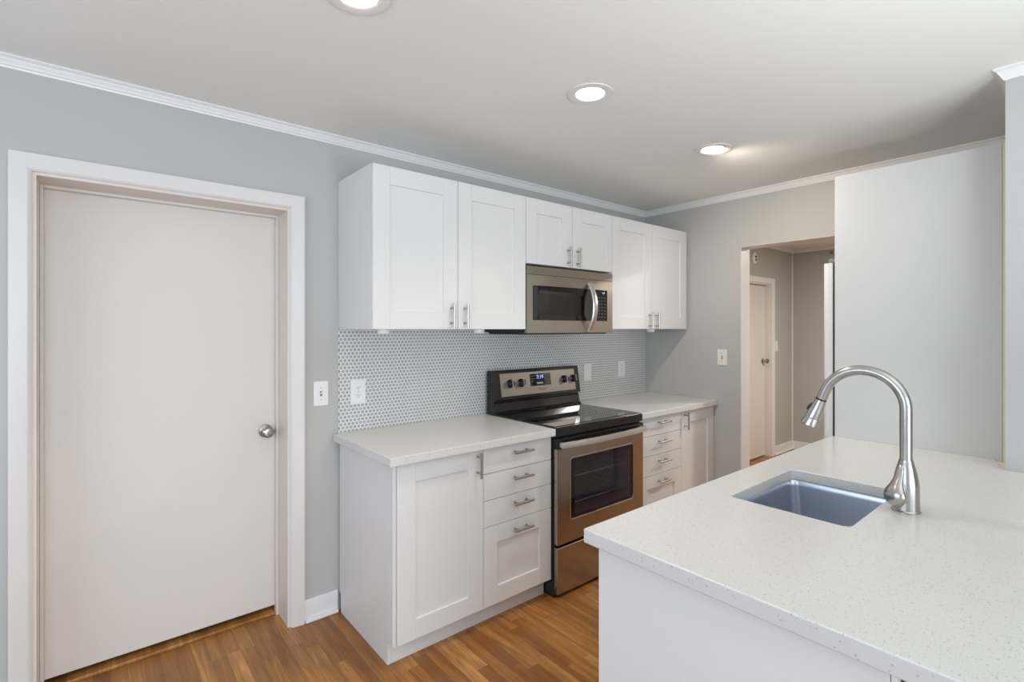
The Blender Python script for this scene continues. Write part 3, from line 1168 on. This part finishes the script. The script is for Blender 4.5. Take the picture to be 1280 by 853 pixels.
for i in range(7):
    for j in range(3):
        x = -1.092 + j * 0.030
        z = 1.652 - i * 0.021
        yy = kf + bulge(x)
        MB().box(x - 0.005, x + 0.005, yy - 0.0006, yy + 0.001, z - 0.003, z + 0.003).build('touch_key', 'keygrey', kp)
# bowed vertical handle
k = MB()
b = bmesh.new()
rows = []
hx = -1.195
for i in range(25):
    t = i / 24
    z = 1.437 + (1.737 - 1.437) * t
    y = -0.418 + bulge(hx) - 0.006 - 0.044 * (1 - (2 * t - 1) ** 2)
    rows.append([b.verts.new((xx, yy, z)) for xx, yy in ((hx - 0.020, y), (hx - 0.016, y - 0.008), (hx, y - 0.011), (hx + 0.016, y - 0.008), (hx + 0.020, y), (hx + 0.016, y + 0.005), (hx - 0.016, y + 0.005))])
for A, B in zip(rows, rows[1:]):
    for q in range(7):
        b.faces.new((A[q], A[(q + 1) % 7], B[(q + 1) % 7], B[q]))
b.faces.new(rows[0])
b.faces.new(rows[-1])
k._take(b)
for z in (1.442, 1.732):
    k.box(hx - 0.012, hx + 0.012, -0.428 + bulge(hx), -0.416 + bulge(hx), z - 0.010, z + 0.010, 0.003)
k.build('handle', 'steellight', md)
k = MB()
k.box(-1.69, -1.165, -0.045, -0.035, 1.48, 1.79)
k.box(-1.69, -1.165, -0.37, -0.045, 1.478, 1.484)
k.box(-1.692, -1.685, -0.37, -0.045, 1.484, 1.79)
k.box(-1.165, -1.158, -0.37, -0.045, 1.484, 1.79)
k.build('cooking_chamber', 'mwcavity', mw)

# ------------------------------------------------------------------ switches and outlets


def wall_plate(name, loc, label, cat, kind_, col, w, h, facing='y', group=None):
    """built facing -y at the origin; turned for the end wall"""
    r = empty(name, loc, label, cat, group)
    if facing == 'x':
        r.rotation_euler = (0, 0, math.radians(-90))
    keep = r.location.copy()
    r.location = (0, 0, 0)
    MB().box(-w / 2, w / 2, -0.006, 0, -h / 2, h / 2, 0.0025, 3).build('cover_plate', col, r)
    if kind_ == 'toggle':
        k = MB().box(-0.006, 0.006, -0.0072, -0.004, -0.0125, 0.0125, 0.0006)
        k.build('switch_slot', 'greyplastic', r)
        b = MB()
        b.poly([(-0.004, -0.006), (-0.017, 0.002), (-0.017, 0.008), (-0.004, 0.006)], 'x', -0.004, 0.004, 0.0008)
        b.build('toggle', col, r)
    elif kind_ == 'rocker':
        MB().box(-0.017, 0.017, -0.0075, -0.004, -0.034, 0.034, 0.001).build('rocker', col, r)
    else:
        for s in (0.0195, -0.0195):
            k = MB()
            pts = [(x, z + s) for x, z in rrect(-0.0165, 0.0165, -0.0145, 0.0145, 0.010)]
            k.poly(pts, 'y', -0.0078, -0.004, 0.0006)
            rc = k.build('receptacle', col, r)
            k = MB()
            k.box(-0.0078, -0.0052, -0.0084, -0.007, s + 0.000, s + 0.0085)
            k.box(0.0052, 0.0078, -0.0084, -0.007, s + 0.001, s + 0.0075)
            k.lathe([(0, 0), (0.0024, 0), (0.0024, 0.0014), (0, 0.0014)], (0, -0.007, s - 0.0065), (0, -1, 0), 12)
            k.build('slots', 'slot', rc)
    for s in ((0.030, -0.030) if kind_ == 'toggle' else (0.049, -0.049) if kind_ == 'rocker' else (0.0,)):
        k = MB().lathe([(0, 0), (0.0028, 0), (0.0022, 0.0012), (0, 0.0014)], (0, -0.006, s), (0, -1, 0), 12)
        k.build('screw', 'greyplastic' if kind_ != 'rocker' else col, r)
    r.location = keep
    return r


wall_plate('light_switch', (-2.729, 0, 1.124), 'white toggle light switch beside the big white door', 'switch', 'toggle', 'plate', 0.074, 0.124)
wall_plate('power_outlet', (-2.538, -0.009, 1.119), 'white duplex outlet on the tile above the left countertop', 'outlet', 'duplex', 'plate', 0.082, 0.130)
wall_plate('light_switch', (-0.740, -0.009, 1.124), 'white rocker switch on the tile just right of the range', 'switch', 'rocker', 'plate', 0.082, 0.128)
wall_plate('power_outlet', (-0.330, -0.009, 1.128), 'white duplex outlet on the tile near the corner', 'outlet', 'duplex', 'plate', 0.084, 0.128)
wall_plate('light_switch', (0, -0.687, 1.237), 'almond toggle switch on the end wall beside the doorway', 'switch', 'toggle', 'almond', 0.074, 0.117, 'x')
wall_plate('light_switch', (2.442, HALL_Y, 1.247), 'pale rocker switch in the hall right of the hall door', 'switch', 'rocker', 'almond', 0.074, 0.118)

# round plate high on the hall wall and small dark hook on the hall's far wall
rp = empty('wall_fixture', (1.905, HALL_Y, 2.215), 'small round white fixture above the hall door', 'fixture')
k = MB()
k.lathe([(0, 0), (0.062, 0), (0.062, 0.006), (0.050, 0.016), (0.036, 0.020), (0.034, 0.017), (0, 0.017)], (1.905, HALL_Y, 2.215), (0, -1, 0), 28)
k.build('housing', 'plate', rp)
for dx, dz in ((-0.016, 0.012), (0.012, 0.014), (0.014, -0.016), (-0.012, -0.022)):
    k = MB()
    k.lathe([(0, 0), (0.0105, 0), (0.0105, 0.003), (0, 0.003)], (1.905 + dx, HALL_Y - 0.0165, 2.215 + dz), (0, -1, 0), 14)
    k.build('hole', 'slot', rp)
k = MB()
k.lathe([(0, 0), (0.016, 0), (0.016, 0.006), (0.007, 0.010), (0.007, 0.028), (0.012, 0.034), (0.010, 0.040), (0, 0.041)], (HALL_X, -0.478, 2.318), (-1, 0, 0), 16)
tag(k.build('wall_hook', 'greyplastic'), 'small dark hook high on the panelled far wall of the hall', 'hook')

# ------------------------------------------------------------------ recessed ceiling lights
LX, LY = -2.01, -1.158
r0 = empty('recessed_light', (LX, LY, CEIL), 'lit round recessed ceiling light in front of the microwave, middle of three', 'light', 'recessed ceiling lights')
k = MB()
k.lathe([(0.096, -0.0005), (0.096, -0.004), (0.092, -0.006), (0.070, -0.005), (0.061, -0.0035), (0.057, -0.0005)], (LX, LY, CEIL), (0, 0, 1), 48, True)
k.build('trim_ring', 'trim', r0)
k = MB()
k.lathe([(0, -0.0015), (0.057, -0.0015), (0.057, -0.0035), (0.045, -0.0042), (0, -0.0045)], (LX, LY, CEIL), (0, 0, 1), 40)
k.build('lens', 'lens', r0)
sp = bpy.data.lights.new('can_lamp', 'SPOT')
sp.energy = CAN_POWER[0]
sp.spot_size = math.radians(122)
sp.spot_blend = 1.0
sp.shadow_soft_size = 0.05
sp.color = (1.0, 0.88, 0.75)
so = bpy.data.objects.new('can_lamp', sp)
C.objects.link(so)
so.parent = r0
so.location = (0, 0, -0.03)
for i, (x, y, lab) in enumerate(((-0.992, -1.148, 'lit round recessed ceiling light nearest the end wall and doorway'), (-3.017, -1.140, 'recessed ceiling light nearest the big white door, cut by the frame top'))):
    o = copy_tree(r0)
    for ch in bpy.data.objects:
        if ch.parent == o and ch.type == 'LIGHT':
            ch.data = ch.data.copy()
            ch.data.energy = CAN_POWER[i + 1]
            if i == 0:        # this one is aimed a little at the end wall
                ch.rotation_euler = Vector((0, 0, -1)).rotation_difference(Vector((0.60, -0.20, -0.78))).to_euler()
                ch.data.spot_size = math.radians(156)
    o.location = (x, y, CEIL)
    o['label'] = lab
# light of the hall: a lamp on the hall ceiling away from the doorway
area('hall_lamp', (1.4, -1.9, 2.36), (0, 0, 0), 0.3, 0.3, HALL_POWER, (1.0, 0.96, 0.90))

# ------------------------------------------------------------------ peninsula
PEN_X, PEN_Y = -2.602, -1.655
PAN_X = -0.766
PEN_Y1 = -2.66
SX0, SX1, SY0, SY1 = -2.045, -1.560, -2.112, -1.778
outline = [(PEN_X, PEN_Y), (PAN_X - 0.001, PEN_Y), (PAN_X - 0.001, -2.253), (-0.9505, PY0 - 0.003), (-0.9515, PY1 - 0.01), (-0.9515, PEN_Y1), (PEN_X, PEN_Y1)]


def rr2(x0, x1, y0, y1, r, n=6):
    return rrect(x0, x1, y0, y1, r, n)


k = counter('countertop', outline, CT0, CT1, rr2(SX0, SX1, SY0, SY1, 0.022, 5), 0.0035)
tag(k.build('countertop', 'quartz'), 'large speckled white quartz peninsula countertop with the undermount sink', 'countertop', 'quartz countertops')
# cream filler in the notch by the wall end
k = MB()
k.poly([(PAN_X - 0.003, -2.256), (-0.7485, -2.256), (-0.7485, PY0 + 0.001), (-0.946, PY0 + 0.001)], 'z', 0.0, 0.906)
struct('trim_7', k, 'cream')
k = MB()
k.box(-0.763, -0.7485, PY0 + 0.001, -2.2755, 0.907, UP1, 0.001)
struct('trim_8', k, 'cream')

pc = empty('peninsula_cabinet', (-1.7, -2.0, 0), 'white peninsula base cabinet with a plain end panel under the sink counter', CAT)
EP = PEN_X + 0.022
k = MB()
k.box(EP, EP + 0.018, -2.325, -1.690, 0.0, CT0 - 0.001, 0.001)
k.build('end_panel', 'cab', pc)
k = MB()
k.box(EP + 0.02, EP + 0.045, -2.335, -2.3265, 0, CT0 - 0.001, 0.001)
k.build('corner_stile', 'plate', pc)
k = MB()
k.box(EP + 0.046, -0.955, -2.354, -2.338, 0, CT0 - 0.001)
k.build('back_panel', 'greyplastic', pc)
k = MB()
k.box(EP + 0.0185, EP + 0.036, -2.3255, -1.712, 0.1, CT0 - 0.002)
k.box(PAN_X - 0.02, PAN_X - 0.002, -2.25, -1.712, 0.1, CT0 - 0.002)
k.box(EP + 0.036, PAN_X - 0.02, -2.25, -1.712, 0.1, 0.118)
for x in (-2.10, -1.50):
    k.box(x - 0.009, x + 0.009, -2.25, -1.712, 0.118, CT0 - 0.21)
k.build('carcass', 'cab', pc)
MB().box(EP + 0.02, PAN_X - 0.002, -1.775, -1.760, 0, 0.099, 0.001).build('toe_kick', 'cab', pc)
xs = [EP + 0.02, -2.11, -1.80, -1.49, PAN_X - 0.002]
for p, q in zip(xs, xs[1:]):
    k = MB()
    y0, y1 = -1.711, -1.692
    k.box(p + G, p + FR, y0, y1, BZ0, BZ1, 0.0012)
    k.box(q - FR, q - G, y0, y1, BZ0, BZ1, 0.0012)
    k.box(p + FR, q - FR, y0, y1, BZ1 - FR, BZ1, 0.0012)
    k.box(p + FR, q - FR, y0, y1, BZ0, BZ0 + FR, 0.0012)
    k.box(p + FR - 0.006, q - FR + 0.006, y0 + 0.003, y1 - 0.009, BZ0 + FR - 0.006, BZ1 - FR + 0.006)
    k.build('door', 'cab', pc)

# sink
sk = empty('sink', ((SX0 + SX1) / 2, (SY0 + SY1) / 2, 0.66), 'stainless steel undermount sink basin set in the peninsula counter', 'sink')
b = bmesh.new()
loops = []
ZT = CT0 - 0.0008
for (gx, z, r) in ((0.022, ZT, 0.04), (0.004, ZT, 0.026), (0.002, ZT - 0.004, 0.024), (-0.002, ZT - 0.02, 0.026), (-0.010, 0.69, 0.034), (-0.020, 0.672, 0.040), (-0.045, 0.664, 0.04), (-0.13, 0.660, 0.02)):
    loops.append([b.verts.new((x, y, z)) for x, y in rrect(SX0 - gx, SX1 + gx, SY0 - gx, SY1 + gx, r, 6)])
for A, B in zip(loops, loops[1:]):
    n = len(A)
    for q in range(n):
        b.faces.new((A[q], A[(q + 1) % n], B[(q + 1) % n], B[q]))
b.faces.new(loops[-1])
bmesh.ops.recalc_face_normals(b, faces=b.faces[:])
bmesh.ops.solidify(b, geom=b.faces[:], thickness=0.0012)
k = MB()
k._take(b)
k.build('basin', 'sink', sk)
k = MB()
k.lathe([(0.018, -0.002), (0.043, -0.002), (0.044, 0.002), (0.040, 0.0035), (0.030, 0.001), (0.018, 0.0)], ((SX0 + SX1) / 2, (SY0 + SY1) / 2, 0.662), (0, 0, 1), 28, True)
k.build('drain_flange', 'nickel', sk)
k = MB()
k.lathe([(0, 0), (0.028, 0), (0.028, 0.002), (0.010, 0.004), (0.006, 0.010), (0, 0.011)], ((SX0 + SX1) / 2, (SY0 + SY1) / 2, 0.6635), (0, 0, 1), 24)
k.build('strainer', 'nickel', sk)

# faucet
FX, FY = -1.770, -2.176
fc = empty('faucet', (FX, FY, CT1), 'brushed nickel pull-down gooseneck faucet behind the sink', 'faucet')
k = MB()
k.lathe([(0, 0.0004), (0.036, 0.0004), (0.036, 0.003), (0.0335, 0.006), (0.0325, 0.04), (0.0325, 0.075), (0.030, 0.095), (0.024, 0.125), (0.019, 0.142), (0.0175, 0.150), (0, 0.150)], (FX, FY, CT1), (0, 0, 1), 40)
k.build('body', 'nickel', fc)
k = MB()
R = 0.110
zc = 1.212
pts = [(FX, FY, CT1 + 0.148), (FX, FY, 1.10), (FX, FY, 1.16), (FX, FY, zc)]
sw = math.radians(158)
for i in range(1, 29):
    t = sw * i / 28
    pts.append((FX, FY + R - R * math.cos(t), zc + R * math.sin(t)))
dirv = Vector((0, math.sin(sw), math.cos(sw)))
pts.append(tuple(Vector(pts[-1]) + dirv * 0.034))
k.tube(pts, 0.0157, 24)
k.build('spout', 'nickel', fc)
end = Vector(pts[-1])
dirv = Vector((0, math.sin(sw), math.cos(sw)))
k = MB()
k.lathe([(0, 0), (0.0163, 0), (0.0163, 0.005), (0, 0.005)], end, dirv, 24)
k.build('collar', 'black', fc)
k = MB()
p0 = end + dirv * 0.005
k.lathe([(0, 0), (0.0165, 0), (0.0185, 0.02), (0.0225, 0.045), (0.0245, 0.062), (0.0245, 0.066), (0.0238, 0.0665), (0.0245, 0.068), (0.0275, 0.084), (0.0285, 0.090), (0.027, 0.092), (0, 0.088)], p0, dirv, 36)
sh = k.build('spray_head', 'nickel', fc)
k = MB()
bp = p0 + dirv * 0.034
fw = Vector((0, dirv.z, -dirv.y))
fw = fw if fw.y > 0 else -fw
k.tube([bp + fw * 0.018 - dirv * 0.014, bp + fw * 0.022 - dirv * 0.004, bp + fw * 0.0245 + dirv * 0.008, bp + fw * 0.025 + dirv * 0.016], [0.003, 0.006, 0.006, 0.003], 12, True, (0.7, 1.2))
k.build('spray_button', 'slot', sh)
# teardrop lever on the camera side of the body
k = MB()
ld = Vector((-0.93, 0.37, 0)).normalized()
base = Vector((FX, FY, CT1))
prof = [(0.013, 0.137, 0.004), (0.019, 0.132, 0.0085), (0.025, 0.120, 0.0105), (0.031, 0.100, 0.0125), (0.039, 0.080, 0.0185), (0.045, 0.063, 0.0275), (0.047, 0.050, 0.0310), (0.046, 0.037, 0.0290), (0.041, 0.026, 0.020), (0.035, 0.021, 0.006)]
k.tube([base + ld * o + Vector((0, 0, h)) for o, h, r in prof], [r for o, h, r in prof], 24, True, (0.62, 1.0))
k.build('lever', 'nickel', fc)

# tall end panel and refrigerator beyond the peninsula
k = MB()
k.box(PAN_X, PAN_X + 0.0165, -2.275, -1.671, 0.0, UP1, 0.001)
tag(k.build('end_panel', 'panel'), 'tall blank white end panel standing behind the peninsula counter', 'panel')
fr = empty('refrigerator', (-0.38, -1.95, 0), 'white refrigerator in the alcove behind the tall white panel', 'refrigerator')
k = MB()
k.box(-0.738, -0.03, -2.29, -1.676, 0.03, 1.765, 0.004)
k.build('body', 'fridgebody', fr)
for x in (-0.70, -0.07):
    for y in (-2.2, -1.75):
        MB().lathe([(0, 0), (0.02, 0), (0.02, 0.03), (0, 0.03)], (x, y, 0), (0, 0, 1), 14).build('foot', 'blackmat', fr)
for z0, z1, nm in ((0.06, 1.18, 'door'), (1.19, 1.784, 'freezer_door')):
    k = MB()
    k.poly([(-0.742, -1.655), (-0.742, -1.632), (-0.736, -1.617), (-0.72, -1.6075), (-0.60, -1.602), (-0.385, -1.600), (-0.17, -1.602), (-0.05, -1.6075), (-0.034, -1.617), (-0.028, -1.632), (-0.028, -1.655)], 'z', z0, z1, 0.003)
    d = k.build(nm, 'fridge', fr)
    k = MB()
    MB().box(-0.728, -0.042, -1.676, -1.6552, z0 + 0.012, z1 - 0.012).build('gasket', 'blackmat', d)
    k = MB()
    zz = (0.70, 1.14) if nm == 'door' else (1.23, 1.55)
    k.tube([(-0.09, -1.606, zz[0]), (-0.09, -1.572, zz[0] + 0.03), (-0.09, -1.565, (zz[0] + zz[1]) / 2), (-0.09, -1.572, zz[1] - 0.03), (-0.09, -1.606, zz[1])], 0.011, 12)
    k.build('handle', 'fridge', d)
k = MB()
k.box(-0.734, -0.64, -1.70, -1.633, 1.785, 1.806, 0.004)
k.box(-0.712, -0.66, -1.90, -1.69, 1.766, 1.80, 0.004)
k.build('hinge_cover', 'greyplastic', fr)

# invented lamp body, out of view, for the added light that brightens the ceiling
ul = empty('added_fill_lamp', (-2.4, -3.3, 0), 'added white bowl fill lamp, out of view beyond the peninsula', 'lamp')
k = MB()
k.lathe([(0, 0), (0.16, 0), (0.16, 0.012), (0.03, 0.03), (0, 0.03)], (-2.4, -3.3, 0), (0, 0, 1), 32)
k.build('base', 'nickel', ul)
MB().cyl((-2.4, -3.3, 0.029), (-2.4, -3.3, 1.08), 0.012, 16).build('pole', 'nickel', ul)
k = MB()
k.lathe([(0, 1.079), (0.10, 1.09), (0.22, 1.13), (0.29, 1.20), (0.284, 1.20), (0.215, 1.137), (0.10, 1.098), (0, 1.088)], (-2.4, -3.3, 0), (0, 0, 1), 40)
k.build('bowl_shade', 'plate', ul)
